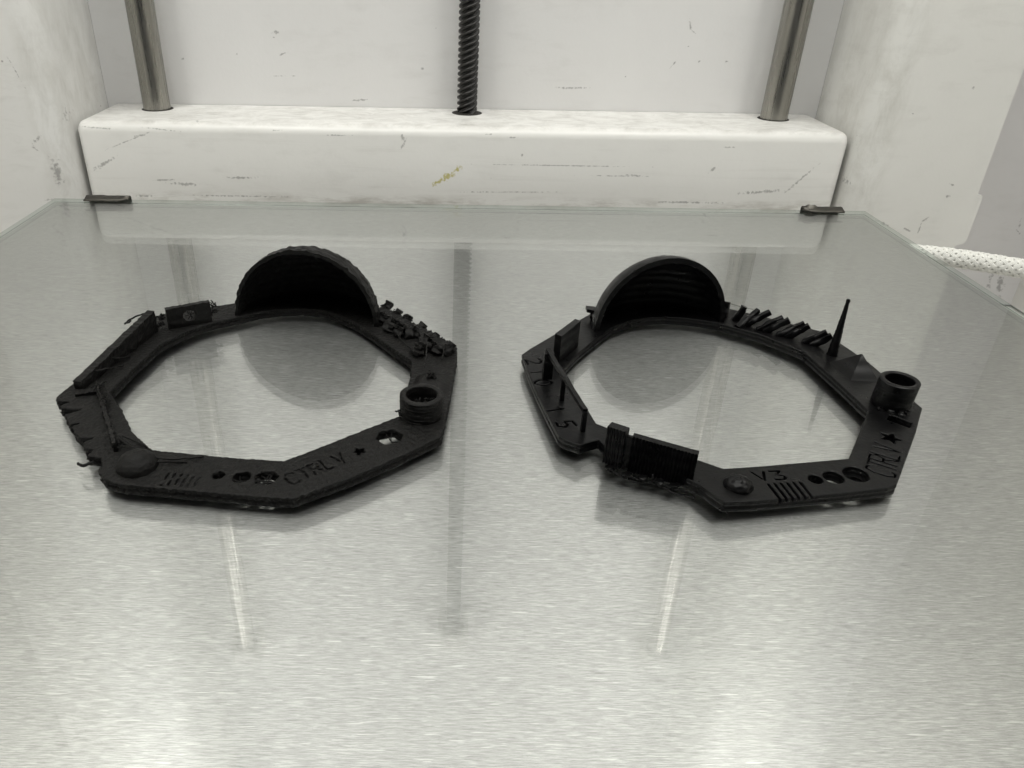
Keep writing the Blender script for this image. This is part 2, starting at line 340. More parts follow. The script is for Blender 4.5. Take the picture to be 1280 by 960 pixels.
def prism(bm, pts, z0, z1, zt=None):
    """closed polygon pts raised from z0 to z1 (zt: per-point tops)"""
    n = len(pts)
    lo = [bm.verts.new((x, y, z0)) for x, y in pts]
    hi = [bm.verts.new((x, y, (zt[i] if zt else z1))) for i, (x, y) in enumerate(pts)]
    bm.faces.new(lo[::-1]); bm.faces.new(hi)
    for i in range(n): bm.faces.new((lo[i], lo[(i + 1) % n], hi[(i + 1) % n], hi[i]))
def box(bm, x0, x1, y0, y1, z0, z1):
    prism(bm, [(x0, y0), (x1, y0), (x1, y1), (x0, y1)], z0, z1)
def bevel(bm, w, seg=2, ang=30):
    es = [e for e in bm.edges if len(e.link_faces) == 2 and e.calc_face_angle(0) > R(ang)]
    bmesh.ops.bevel(bm, geom=es, offset=w, segments=seg, affect='EDGES', profile=0.6, clamp_overlap=True)
def tube(bm, pts, rad, n=8, cap=True, jitter=0.0):
    pts = [Vector(p) for p in pts]; rings = []
    rads = rad if isinstance(rad, (list, tuple)) else [rad] * len(pts)
    for i, p in enumerate(pts):
        d = (pts[min(i + 1, len(pts) - 1)] - pts[max(i - 1, 0)]).normalized()
        a = d.cross(Vector((0, 0, 1)) if abs(d.z) < 0.9 else Vector((1, 0, 0))).normalized(); b_ = d.cross(a)
        rr_ = rads[i]
        rings.append([bm.verts.new(p + (a * math.cos(2 * math.pi * k / n) + b_ * math.sin(2 * math.pi * k / n)) * rr_ * (1 + random.uniform(-jitter, jitter))) for k in range(n)])
    for A, B in zip(rings, rings[1:]):
        for k in range(n): bm.faces.new((A[k], A[(k + 1) % n], B[(k + 1) % n], B[k]))
    if cap: bm.faces.new(rings[0][::-1]); bm.faces.new(rings[-1])
def lathe(bm, cx, cy, prof, n=48, wob=0.0, seed=0, lean=(0, 0)):
    rings = []
    for (r, z) in prof:
        rings.append([bm.verts.new((cx + lean[0] * z + (r + wob * noise.noise(Vector((math.cos(2 * math.pi * k / n) * 2, math.sin(2 * math.pi * k / n) * 2, z * 2.3 + seed)))) * math.cos(2 * math.pi * k / n),
                                    cy + lean[1] * z + (r + wob * noise.noise(Vector((math.cos(2 * math.pi * k / n) * 2, math.sin(2 * math.pi * k / n) * 2, z * 2.3 + seed)))) * math.sin(2 * math.pi * k / n), z)) for k in range(n)])
    for A, B in zip(rings, rings[1:]):
        for k in range(n): bm.faces.new((A[k], A[(k + 1) % n], B[(k + 1) % n], B[k]))
    return rings

# ------------------------------------------------------------ the chamber
WALL_Y = 60.0
bm = bmesh.new(); box(bm, -149.0, 151.0, WALL_Y, WALL_Y + 2, -60, 722)
tag(finish('back_wall', bm, M['wall']), kind='structure')
bm = bmesh.new(); box(bm, 152.6, 262, WALL_Y - 6, WALL_Y - 4, -60, 722)
tag(finish('side_wall', bm, M['side']), kind='structure')
bm = bmesh.new(); box(bm, -262, -151, WALL_Y - 6, WALL_Y - 4, -60, 722)
tag(finish('side_wall', bm, M['plainwhite']), kind='structure')
for sx in (-1, 1):
    bm = bmesh.new(); box(bm, sx * 262, sx * 264, -420, WALL_Y - 3, -60, 722)
    tag(finish('side_wall', bm, M['plainwhite']), kind='structure')
bm = bmesh.new(); box(bm, -262, 262, -420, WALL_Y, 722, 725)
tag(finish('ceiling', bm, M['plainwhite']), kind='structure')
bm = bmesh.new(); box(bm, -300, 300, -420, WALL_Y + 2, -64, -61)
tag(finish('chamber_floor', bm, M['plainwhite']), kind='structure')

def corner_panel(s, material, label, outline):
    """folded sheet: inner return runs back to the wall, rounded bend, flat front; outline = free outer edge (x, z) from bottom to top"""
    bm = bmesh.new()
    xin = -149.0 if s < 0 else 151.0
    YF, rad, t = 14.0, 9.0, 1.4
    path = [(xin, WALL_Y - 0.1), (xin, YF + rad)]
    for k in range(1, 9):
        a = math.pi / 2 * k / 8
        path.append((xin + s * rad * (1 - math.cos(a)), YF + rad - rad * math.sin(a)))
    zs = sorted(set([z for x, z in outline]))
    cols_ = [[(x, y, z) for z in (outline[0][1], outline[-1][1])] for x, y in path]
    vs = [[bm.verts.new(c) for c in cc] for cc in cols_]
    for A, B in zip(vs, vs[1:]): bm.faces.new((A[0], B[0], B[1], A[1]))
    # flat front as one polygon, then the sheet's cut edge and its back face
    fr = [vs[-1][1], vs[-1][0]] + [bm.verts.new((x, YF, z)) for x, z in outline]
    flat = [bm.faces.new(fr)]
    bk = [bm.verts.new((v.co.x, YF + t, v.co.z)) for v in fr]
    for k in range(1, len(fr)):
        a0, a1 = fr[k], fr[(k + 1) % len(fr)]
        flat.append(bm.faces.new((bm.verts.new(a0.co), bm.verts.new(a1.co), bk[(k + 1) % len(fr)], bk[k])))
    flat.append(bm.faces.new(bk[::-1]))
    for f in bm.faces: f.smooth = f not in flat
    o = finish('corner_panel', bm, material, None)
    tag(o, label, 'panel')
    return o
def rc(pts_): return pts_
corner_panel(1, M['right'], 'white folded sheet metal panel right of the crossbar with notched outer edge',
    [(197.5, -19.5), (198.3, -17.3), (200.3, -16.9), (201.2, -16.2), (201.6, -15.2), (201.8, 1.4), (201.5, 2.4), (200.7, 2.9), (199.4, 3.0), (199.4, 720)])
corner_panel(-1, M['left'], 'scuffed white folded panel left of the crossbar with a rounded bend',
    [(-195, -19.5), (-195, 720)])

# ------------------------------------------------------------ lower and upper crossbars with rods and screw
def crossbar(z0, z1, label, holes, material):
    t = empty('crossbar', (0, 40, z0))
    tag(t, label, 'crossbar')
    bm = bmesh.new()
    box(bm, -147.6, 149.4, 22, WALL_Y - 0.3, z0, z1)
    es = [e for e in bm.edges if (all(abs(v.co.y - 22) < .1 for v in e.verts) and all(v.co.z > (z0 + z1) / 2 for v in e.verts)) or (all(v.co.z > (z0 + z1) / 2 for v in e.verts) and abs(e.verts[0].co.x - e.verts[1].co.x) < .1)
          or (all(abs(v.co.y - 22) < .1 for v in e.verts) and abs(e.verts[0].co.x - e.verts[1].co.x) < .1)]
    bmesh.ops.bevel(bm, geom=es, offset=3.9, segments=9, affect='EDGES', profile=0.5)
    o = finish('bar_shell', bm, material, t, True, 50)
    for (x, y, r0, lab) in holes:
        bm = bmesh.new()
        z = z1 if z1 < 100 else z0
        up_ = 1 if z1 < 100 else -1
        lathe(bm, x, y, [(0.01, z + 0.12 * up_), (r0 * 0.7, z + 0.12 * up_), (r0, z + 0.1 * up_), (r0 + 0.25, z + 0.02 * up_)], 32)
        finish('bore', bm, M['hole'], t, True)
    return t
BZ = 23.4
rods = [(-124.6, 49.5, 5.35), (128.9, 49.5, 5.35)]
crossbar(-14, BZ, 'grimy white rounded crossbar low behind the glass plate with rods standing in it', [(-124.3, 49.1, 6.0, ''), (128.6, 49.1, 6.0, ''), (2.6, 51, 6.0, '')], M['bar'])
for x, lab in ((-124.6, 'small white holder gripping the top end of the left guide rod'), (128.9, 'small white holder gripping the top end of the right guide rod'), (2.6, 'small white holder gripping the top end of the lead screw')):
    t = empty('rod_holder', (x, 50, 292 if abs(x) > 10 else 275)); tag(t, lab, 'holder')
    z = t.location.z / MM; bm = bmesh.new()
    prism(bm, [(x - 9, WALL_Y - 0.3), (x - 9, 47), (x - 6, 42), (x + 6, 42), (x + 9, 47), (x + 9, WALL_Y - 0.3)], z - 1, z + 11); bevel(bm, 0.8, 3)
    finish('holder_block', bm, M['plainwhite'], t, True, 40)
    bm = bmesh.new(); lathe(bm, x, 49.5, [(0.01, z - 1.6), (6.2, z - 1.6), (6.6, z - 1.2), (6.6, z - 0.9)], 32); finish('collar', bm, M['steel'], t, True, 40)
for (x, y, r0), lab in zip(rods, ('polished steel guide rod standing at the left end of the crossbar', 'polished steel guide rod standing at the right end of the crossbar')):
    bm = bmesh.new(); lathe(bm, x, y, [(0.01, BZ - 2), (r0, BZ - 2), (r0, 292.2), (0.01, 292.2)], 64)
    tag(finish('guide_rod', bm, M['steel'], None, True, 40), lab, 'rod', 'steel guide rods')
def lead_screw(x0, y0, z0, z1, ro, ri, pitch, starts):
    bm = bmesh.new(); n = 40; dz = pitch / 8
    rows = int((z1 - z0) / dz); prev = None
    for i in range(rows + 1):
        z = z0 + i * dz; row = []
        for k in range(n):
            th = 2 * math.pi * k / n
            ph = (z / pitch - starts * th / (2 * math.pi)) % 1.0
            tri = abs(ph - 0.5) * 2
            f = min(1, max(0, (tri - 0.28) / 0.40))
            rr_ = ri + (ro - ri) * f
            row.append(bm.verts.new((x0 + rr_ * math.cos(th), y0 + rr_ * math.sin(th), z)))
        if prev:
            for k in range(n): bm.faces.new((prev[k], prev[(k + 1) % n], row[(k + 1) % n], row[k]))
        prev = row
    return finish('lead_screw', bm, M['oily'], None, True, 60)
o = lead_screw(2.6, 52.5, BZ - 2, 275, 4.15, 3.15, 2.25, 4)
tag(o, 'black oily threaded lead screw standing in the middle of the crossbar', 'screw')

# ------------------------------------------------------------ bed: brushed plate under a glass sheet
GT = 1.4
bed = [(-150.2, 0), (-150.2, -330), (150.1, -330), (150.1, 0)]
bm = bmesh.new(); prism(bm, bed[::-1], -GT - 3.3, -GT - 0.12); bevel(bm, 0.25, 1)
tag(finish('aluminium_plate', bm, M['alu']), 'brushed aluminium bed plate lying under the clear glass sheet', 'metal plate')
bm = bmesh.new(); prism(bm, [(x * 1.0013, y + (0.2 if y == 0 else 0)) for x, y in bed[::-1]], -GT, 0.0)
bmesh.ops.recalc_face_normals(bm, faces=bm.faces[:])
bevel(bm, 0.16, 1)
for f in bm.faces: f.material_index = 0 if abs(f.normal.z) > 0.95 else (2 if abs(f.normal.z) < 0.05 else 1)
o = finish('glass_sheet', bm, [M['glass'], M['glass_edge'], M['glass_side']])
tag(o, 'clear glass sheet with green edges lying on the brushed plate', 'glass')

# spring clips on the back edge
def clip(x0, x1, label, bent):
    bm = bmesh.new()
    n = 14; rows = []
    prof = [(6.0, -3.2), (2.6, -3.0), (1.2, -1.4), (1.1, 0.7), (0.6, 1.15), (-0.4, 1.25), (-1.5, 0.9), (-2.4, 0.55), (-3.3, 0.42)]
    for i in range(n + 1):
        u = i / n; x = x0 + (x1 - x0) * u
        taper = 1.0 - (0.75 * max(0, (0.25 - u) / 0.25) if bent == 1 else 0.75 * max(0, (u - 0.78) / 0.22))
        rows.append([bm.verts.new((x, y * (taper if y < 0 else 1) + 0.25 * noise.noise(Vector((x * .5, y, 3))), z + (0.6 if bent == 1 and 0.1 < u < 0.32 and z > 1 else 0) + 0.22 * noise.noise(Vector((x * .4, y, 1))))) for y, z in prof])
    for A, B in zip(rows, rows[1:]):
        for k in range(len(prof) - 1): bm.faces.new((A[k], A[k + 1], B[k + 1], B[k]))
    bmesh.ops.recalc_face_normals(bm, faces=bm.faces[:])
    o = finish('edge_clip', bm, M['clip'], None, True, 35)
    s = o.modifiers.new('thickness', 'SOLIDIFY'); s.thickness = 0.0005; s.offset = 0
    tag(o, label, 'clip', 'metal clips on the back edge of the glass')
clip(-138.0, -122.2, 'dark metal edge clip gripping the glass by the left end of the crossbar', 0)
clip(126.6, 141.0, 'bent dark metal edge clip gripping the glass by the right end of the crossbar', 1)

# braided cable sleeve
t = empty('cable_sleeve', (190, -18, -13)); tag(t, 'white braided cable sleeve emerging from behind the glass at right', 'cable sleeve')
path = []
ctl = [Vector(v) for v in ((128, 6, -13.2), (150, 2, -15), (169, -7.5, -13.4), (181, -15.5, -12.3), (196, -24.0, -12.2), (215, -33.5, -12.8), (250, -48, -14))]
def catmull(P, n):
    out = []
    for i in range(len(P) - 1):
        p0 = P[max(i - 1, 0)]; p1 = P[i]; p2 = P[i + 1]; p3 = P[min(i + 2, len(P) - 1)]
        for k in range(n):
            s = k / n
            out.append(0.5 * ((2 * p1) + (-p0 + p2) * s + (2 * p0 - 5 * p1 + 4 * p2 - p3) * s * s + (-p0 + 3 * p1 - 3 * p2 + p3) * s ** 3))
    out.append(P[-1]); return out
path = catmull(ctl, 30)
bm = bmesh.new(); tube(bm, path, 2.8, 20); finish('sleeve_core', bm, M['sleeve_core'], t, True)
bm = bmesh.new()
L = [0]
for a, b_ in zip(path, path[1:]): L.append(L[-1] + (b_ - a).length)
NS = 8; turn = 21.0
for sgn in (-1, 1):
    for s0 in range(NS):
        for sub in (-0.42, 0.0, 0.42):                 # three yarns side by side in every strand
            pts_ = []
            for i, p in enumerate(path):
                d = (path[min(i + 1, len(path) - 1)] - path[max(i - 1, 0)]).normalized()
                a = d.cross(Vector((0, 0, 1))).normalized(); b_ = d.cross(a)
                th = sgn * (2 * math.pi * L[i] / turn) + 2 * math.pi * s0 / NS
                wv = 0.16 * math.cos(NS * (2 * math.pi * L[i] / turn) + (0 if sgn > 0 else math.pi) + math.pi * s0)
                th += sub * 0.40
                pts_.append(p + (a * math.cos(th) + b_ * math.sin(th)) * (3.02 + wv))
            tube(bm, pts_, 0.32, 6, False)
finish('braid', bm, M['sleeve'], t, True)

# ------------------------------------------------------------ printed test rings
def ring_area_fill(bm, outer, holes, z0, z1, mid=None):
    """flat ring with holes, raised from z0 to z1"""
    loops = [outer] + holes
    edges = []; allv = []
    for lp in loops:
        vs = [bm.verts.new((x, y, z0)) for x, y in lp]; allv.append(vs)
        for a, b_ in zip(vs, vs[1:] + vs[:1]): edges.append(bm.edges.new((a, b_)))
    res_ = bmesh.ops.triangle_fill(bm, use_beauty=True, use_dissolve=False, edges=edges)
    faces = [f for f in res_['geom'] if isinstance(f, bmesh.types.BMFace)]
    ex = bmesh.ops.extrude_face_region(bm, geom=faces)
    for v in ex['geom']:
        if isinstance(v, bmesh.types.BMVert): v.co.z = z1
def circle_pts(cx, cy, r, n=28, wob=0.0, seed=0):
    return [(cx + r * (1 + wob * noise.noise(Vector((math.cos(2 * math.pi * k / n) * 2, math.sin(2 * math.pi * k / n) * 2, seed)))) * math.cos(2 * math.pi * k / n),
             cy + r * (1 + wob * noise.noise(Vector((math.cos(2 * math.pi * k / n) * 2, math.sin(2 * math.pi * k / n) * 2, seed)))) * math.sin(2 * math.pi * k / n)) for k in range(n)]
def star_pts(cx, cy, r, a0):
    return [(cx + (r if k % 2 == 0 else r * 0.42) * math.cos(a0 + math.pi * k / 5), cy + (r if k % 2 == 0 else r * 0.42) * math.sin(a0 + math.pi * k / 5)) for k in range(10)]
def inset_loop(pts_, d):
    """offset a closed loop to its left by d"""
    out = []; n = len(pts_)
    for i in range(n):
        p0, p1, p2 = Vector(pts_[i - 1]), Vector(pts_[i]), Vector(pts_[(i + 1) % n])
        a = (p1 - p0).normalized(); b_ = (p2 - p1).normalized(); nn = Vector((-(a.y + b_.y), a.x + b_.x))
        if nn.length < 1e-3: nn = Vector((-a.y, a.x))
        out.append(tuple(p1 + nn.normalized() * d))
    return out
GLYPH = {   # strokes in a box 1 wide, 1 high, baseline at 0
    'C': [[(1, .85), (.75, 1), (.3, 1), (0, .7), (0, .3), (.3, 0), (.75, 0), (1, .15)]],
    'T': [[(0, 1), (1, 1)], [(.5, 1), (.5, 0)]],
    'R': [[(0, 0), (0, 1), (.7, 1), (1, .8), (.7, .52), (0, .5)], [(.5, .5), (1, 0)]],
    'L': [[(0, 1), (0, 0), (.9, 0)]],
    'V': [[(0, 1), (.5, 0), (1, 1)]],
    '3': [[(0, 1), (.9, 1), (.4, .58), (.9, .4), (.9, .15), (.6, 0), (0, .05)]],
    '1': [[(.2, .8), (.5, 1), (.5, 0)]],
    '5': [[(.95, 1), (.1, 1), (.05, .55), (.6, .6), (.95, .35), (.6, 0), (0, .08)]],
    '2': [[(0, .85), (.4, 1), (.9, .8), (.8, .5), (0, 0), (1, 0)]],
    '0': [[(.3, 0), (0, .3), (0, .7), (.3, 1), (.7, 1), (1, .7), (1, .3), (.7, 0), (.3, 0)]],
}
def word_strokes(word, c0, c1, ang, height, width, w, depth):
    """strokes of a word whose first and last letters are centred on c0 and c1"""
    out = []; ux, uy = math.cos(ang), math.sin(ang)
    for i, ch in enumerate(word):
        f = i / max(1, len(word) - 1)
        cx = c0[0] + (c1[0] - c0[0]) * f; cy = c0[1] + (c1[1] - c0[1]) * f
        for pl in GLYPH[ch]:
            q = [(cx + ux * (a - .5) * width - uy * (e - .5) * height, cy + uy * (a - .5) * width + ux * (e - .5) * height) for a, e in pl]
            out += [(p, r, w, depth) for p, r in zip(q, q[1:])]
    return out
def make_body(outer, inner, holes, strokes, parent, material, rough, warp):
    import numpy as np
    bm = bmesh.new()
    ring_area_fill(bm, outer, [inner] + [list(h) for h in holes], 0.06, 2.2)
    me = bpy.data.meshes.new('ring_body')
    bmesh.ops.recalc_face_normals(bm, faces=bm.faces[:])
    for v in bm.verts: v.co *= MM
    bm.to_mesh(me); bm.free()
    o = bpy.data.objects.new('ring_body', me); col.objects.link(o)
    cb = bmesh.new()
    for (p, q, w, depth) in strokes:
        a, e = Vector(p), Vector(q); n_ = (e - a).normalized(); a = a - n_ * w * .45; e = e + n_ * w * .45; n_ = Vector((-n_.y, n_.x)) * w / 2
        prism(cb, [tuple(a - n_), tuple(e - n_), tuple(e + n_), tuple(a + n_)], 2.2 - depth - random.uniform(0, .02), 3.4 + random.uniform(0, .1))
    bmesh.ops.recalc_face_normals(cb, faces=cb.faces[:])
    for v in cb.verts: v.co *= MM
    cme = bpy.data.meshes.new('cutter'); cb.to_mesh(cme); cb.free()
    co = bpy.data.objects.new('cutter', cme); col.objects.link(co)
    md = o.modifiers.new('cut', 'BOOLEAN'); md.object = co; md.operation = 'DIFFERENCE'; md.solver = 'EXACT'; md.use_self = True
    rm = o.modifiers.new('surface', 'REMESH'); rm.mode = 'VOXEL'; rm.voxel_size = (0.17 if rough else 0.14) * MM
    bpy.context.view_layer.update()
    dg = bpy.context.evaluated_depsgraph_get()
    fin = bpy.data.meshes.new_from_object(o.evaluated_get(dg))
    bpy.data.objects.remove(o); bpy.data.objects.remove(co)
    print('RING VERTS', len(fin.vertices))
    nv_ = len(fin.vertices); cos_ = np.empty(nv_ * 3, 'f'); nos_ = np.empty(nv_ * 3, 'f')
    fin.vertices.foreach_get('co', cos_); fin.vertices.foreach_get('normal', nos_)
    X = (cos_ / MM).reshape(-1, 3).astype('d'); Nn = nos_.reshape(-1, 3)
    amp = 0.17 if rough else 0.03
    out_ = []
    for c3, n3 in zip(X.tolist(), Nn.tolist()):
        p = Vector(c3); vn = Vector(n3)
        q = Vector((p.x * 1.3, p.y * 1.3, p.z * 2.2))
        nz = noise.noise(q); n2 = noise.noise(q * 3.1) + (0.7 * noise.noise(q * 7.3) if rough else 0)
        side = 1.0 if 0.4 < p.z < 2.05 else (0.4 if rough else 0.25)
        d = vn * (nz + 0.6 * n2) * amp * (1.6 * side)
        # the seam between the first layers and the rest shows as a groove round the side
        if 0.9 < p.z < 1.35 and abs(vn.z) < 0.5: d -= vn * (0.3 if rough else 0.14)
        p = p + d
        p.z += warp(p.x, p.y)
        out_ += [p.x * MM, p.y * MM, p.z * MM]
    fin.vertices.foreach_set('co', out_); fin.update()
    fin.polygons.foreach_set('use_smooth', [True] * len(fin.polygons))
    fin.materials.clear(); fin.materials.append(material)
    ob = bpy.data.objects.new('ring_body', fin); col.objects.link(ob)
    ob.parent = parent; ob.location = -parent.location
    return ob

def dome_shell(l, r_, height, parent, material, thick, amp, seed, deep=1.0):
    """quarter sphere shell whose mouth runs from l to r_; it bulges towards +y"""
    l = Vector(l); r_ = Vector(r_); c = (l + r_) / 2; Rr = (r_ - l).length / 2
    ax = (r_ - l).normalized(); nb = Vector((-ax.y, ax.x))
    if nb.y < 0: nb = -nb
    bm = bmesh.new(); nu, nv = 72, 40
    def P(rad, u, v, hs):
        # u: 0..pi along the mouth arc, v: 0..pi/2 from mouth to the back
        x = rad * math.cos(u); z = rad * math.sin(u) * math.cos(v) * hs; b_ = rad * math.sin(u) * math.sin(v) * deep
        return x, b_, z
    hs = (height - 2.0) / Rr
    grids = []
    for s_, rad in ((0, Rr), (1, Rr - thick)):
        G = []
        for i in range(nu + 1):
            row = []
            u = math.pi * i / nu
            for j in range(nv + 1):
                v = math.pi / 2 * j / nv
                x, b_, z = P(rad, u, v, hs)
                q = Vector((x * 0.9 + seed, b_ * 0.9, z * 1.6))
                k = amp * (noise.noise(q) + 0.5 * noise.noise(q * 2.7))
                if amp > 0.1:      # sagging crown and stringy right flank
                    k += amp * 1.5 * max(0, noise.noise(Vector((x * 1.3, b_ * 0.6, z + 9)))) * (1 if (z > 0.82 * Rr * hs or x > 0.45 * Rr) else 0.25)
                elif z > 0.9 * Rr * hs: k += 0.12 * noise.noise(q * 2)
                sc = 1 + k / Rr
                w = c + ax * x * sc + nb * b_ * sc
                row.append(bm.verts.new((w.x, w.y, 1.9 + z * sc)))
            G.append(row)
        grids.append(G)
    for s_, G in enumerate(grids):
        for i in range(nu):
            for j in range(nv): bm.faces.new((G[i][j], G[i + 1][j], G[i + 1][j + 1], G[i][j + 1]))
    A, B = grids
    for i in range(nu):
        bm.faces.new((A[i][0], B[i][0], B[i + 1][0], A[i + 1][0]))
        bm.faces.new((A[i][nv], A[i + 1][nv], B[i + 1][nv], B[i][nv]))
    bmesh.ops.remove_doubles(bm, verts=bm.verts[:], dist=0.01)
    return finish('dome', bm, material, parent, True, 60)
def socket(cx, cy, z0, z1, ro, ri, parent, material, wob, lean):
    bm = bmesh.new(); prof = []
    n = max(6, int((z1 - z0) / 0.35))
    for i in range(n + 1):
        z = z0 + (z1 - z0) * i / n
        prof += [(ro - 0.07, z), (ro + 0.05, z + 0.17)] if i < n else [(ro - 0.12, z)]
    prof += [(ri + 0.12, z1), (ri, z1 - 0.2)] + [(ri + 0.06 * math.sin(i * 2.4), z1 - 0.2 - (z1 - 0.2 - z0) * i / 14) for i in range(1, 15)] + [(0.02, z0 + 0.02)]
    lathe(bm, cx, cy, prof, 56, wob, cx, lean)
    return finish('socket', bm, material, parent, True, 70)
def bump_half(cx, cy, z, r, hgt, parent, material, amp):
    bm = bmesh.new(); prof = []
    for i in range(22):
        a = math.pi / 2 * i / 21; prof.append((max(0.02, r * math.cos(a)) + 0.06 * (i % 2), z - 0.4 + (hgt + 0.4) * math.sin(a)))
    lathe(bm, cx, cy, prof, 48, amp, cx)
    return finish('half_ball', bm, material, parent, True, 80)
def pyramid(base, top, parent, material, z=2.0):
    bm = bmesh.new(); vs = [bm.verts.new((x, y, z)) for x, y in base]
    up_ = []
    for (x, y) in base:
        d = Vector((x - top[0], y - top[1])).normalized() * 0.28
        up_.append(bm.verts.new((top[0] + d.x, top[1] + d.y, top[2])))
    bm.faces.new(vs[::-1]); bm.faces.new(up_)
    n = len(vs)
    for i in range(n): bm.faces.new((vs[i], vs[(i + 1) % n], up_[(i + 1) % n], up_[i]))
    bevel(bm, 0.1, 2, 20)
    return finish('pyramid', bm, material, parent)
def wall_between(name, a, b_, z0, za, zb, th, parent, material, sub=0, amp=0.0, ridges=0.0):
    """upright slab from a to b_, top height za..zb"""
    bm = bmesh.new(); a = Vector(a); b_ = Vector(b_); d = b_ - a; n_ = Vector((-d.y, d.x)).normalized() * th / 2
    N = max(1, sub); rows = []
    NZ = 10 if sub else 1
    front = []; back = []
    for i in range(N + 1):
        u = i / N; p = a + d * u; zt = za + (zb - za) * u
        rg = ridges * (0.5 + 0.5 * math.cos(i * math.pi)) if ridges else 0
        cf, cb = [], []
        for k in range(NZ + 1):
            z = z0 + (zt - z0) * k / NZ
            w = amp * noise.noise(Vector((p.x * 1.5, p.y * 1.5, z * 1.2)))
            f_ = p - n_ * (1 + (rg + w) / (th / 2)); g_ = p + n_ * (1 + w / (th / 2))
            zz = z + (amp * 0.8 * noise.noise(Vector((p.x * 2, p.y * 2, 5))) if k == NZ else 0)
            cf.append(bm.verts.new((f_.x, f_.y, zz))); cb.append(bm.verts.new((g_.x, g_.y, zz)))
        front.append(cf); back.append(cb)
    for i in range(N):
        for k in range(NZ):
            bm.faces.new((front[i][k], front[i + 1][k], front[i + 1][k + 1], front[i][k + 1]))
            bm.faces.new((back[i][k], back[i][k + 1], back[i + 1][k + 1], back[i + 1][k]))
        bm.faces.new((front[i][NZ], front[i + 1][NZ], back[i + 1][NZ], back[i][NZ]))
        bm.faces.new((front[i][0], back[i][0], back[i + 1][0], front[i + 1][0]))
    for i in (0, N):
        for k in range(NZ): bm.faces.new((front[i][k], front[i][k + 1], back[i][k + 1], back[i][k]))
    return finish(name, bm, material, parent)
def blob_post(base, tip, r0, r1, parent, material, name='overhang_post', amp=0.25, square=True):
    bm = bmesh.new(); a = Vector(base); b_ = Vector(tip); N = 9; n = 10
    d = (b_ - a).normalized(); s_ = d.cross(Vector((0, 0, 1))).normalized(); u_ = s_.cross(d)
    rings = []
    for i in range(N + 1):
        t_ = i / N; p = a.lerp(b_, t_); rr_ = r0 + (r1 - r0) * t_
        if i == N: p = p - d * 0.05
        row = []
        for k in range(n):
            th = 2 * math.pi * k / n + math.pi / 4
            sq = 1 / max(abs(math.cos(th)), abs(math.sin(th))) if square else 1
            q = rr_ * (0.55 + 0.45 * sq) * (1 + amp * noise.noise(Vector((math.cos(th) * 1.5 + a.x, math.sin(th) * 1.5 + a.y, t_ * 4))))
            row.append(bm.verts.new(p + s_ * math.cos(th) * q + u_ * math.sin(th) * q))
        rings.append(row)
    for A, B in zip(rings, rings[1:]):
        for k in range(n): bm.faces.new((A[k], A[(k + 1) % n], B[(k + 1) % n], B[k]))
    bm.faces.new(rings[0][::-1]); bm.faces.new(rings[-1])
    return finish(name, bm, material, parent, True, 45)
def strand(pts_, r, parent, material, sag=0.0):
    bm = bmesh.new(); P_ = catmull([Vector(p) for p in pts_], 6)
    P_ = [p + Vector((noise.noise(p * 1.7), noise.noise(p * 1.7 + Vector((9, 0, 0))), noise.noise(p * 1.7 + Vector((0, 9, 0))))) * 0.18 for p in P_]
    tube(bm, P_, r, 6, True, 0.25)
    return finish('plastic_string', bm, material, parent, True)
def hair(x, y, z, parent, material, n, spread, seed):
    """stray curls of plastic round a spot, one mesh"""
    rnd = random.Random(seed); bm = bmesh.new()
    for _ in range(n):
        p = Vector((x + rnd.uniform(-spread, spread), y + rnd.uniform(-spread, spread), z + rnd.uniform(-0.2, 0.6))); pts_ = [p.copy()]
        d = Vector((rnd.uniform(-1, 1), rnd.uniform(-1, 1), rnd.uniform(-0.2, 0.8))).normalized()
        for k in range(5):
            d = (d + Vector((rnd.uniform(-.7, .7), rnd.uniform(-.7, .7), rnd.uniform(-.7, .5)))).normalized(); p = p + d * rnd.uniform(0.1, 0.26); pts_.append(p.copy())
        tube(bm, pts_, rnd.uniform(0.10, 0.2), 5, True, 0.2)
    return finish('stray_plastic', bm, material, parent, True)
def facing(a, b_): return math.atan2(b_[1] - a[1], b_[0] - a[0])
def densify(lp, step):
    out = []
    for i in range(len(lp)):
        a = Vector(lp[i]); b_ = Vector(lp[(i + 1) % len(lp)]); n = max(1, int((b_ - a).length / step))
        out += [tuple(a.lerp(b_, k / n)) for k in range(n)]
    return out

# ---- the rough, stringy ring on the left
Lr = empty('test_ring', (-43, -136, 0))
tag(Lr, 'left black 3D printed test ring, rough and stringy, with lumpy overhangs', '3D print')
K = M['rough_black']
tl = D['L_text']; ta = facing(*tl); tc_ = ((tl[0][0] + tl[1][0]) / 2, (tl[0][1] + tl[1][1]) / 2)
outer = D['L_out'] + D['L_teeth']
lh = [circle_pts(x, y, r, 26, 0.25, i) for i, (x, y, r) in enumerate(D['L_holes'])]
bx, by, br = D['L_big']; lh.append([(bx + br * math.cos(R(20 + 60 * k)), by + br * math.sin(R(20 + 60 * k))) for k in range(6)])
sx, sy, sr = D['L_star']; lh.append(star_pts(sx, sy, sr * 1.05, ta + math.pi / 2))
warpL = lambda x, y: 0.02 + 0.0006 * max(0, (x + 43) ** 2 + (y + 136) ** 2 - 900) * 0.25
sk = word_strokes('CTRLV', D['L_txt'][0], D['L_txt'][1], ta, 3.3, 1.9, 0.4, 0.6)
sk += [(a, b_, 0.42, 0.75 - 0.07 * i) for i, (a, b_) in enumerate(D['L_groove'])]
make_body(outer, D['L_in'], lh, sk, Lr, K, True, warpL)
dome_shell((-57.6, -104.2), (-21.6, -109.6), 20.6, Lr, K, 0.9, 0.34, 3.0)
x, y, z, r = D['L_cyl']; socket(x, y, 2.0, z + 0.1, 4.25, 3.05, Lr, K, 0.12, (0, 0))
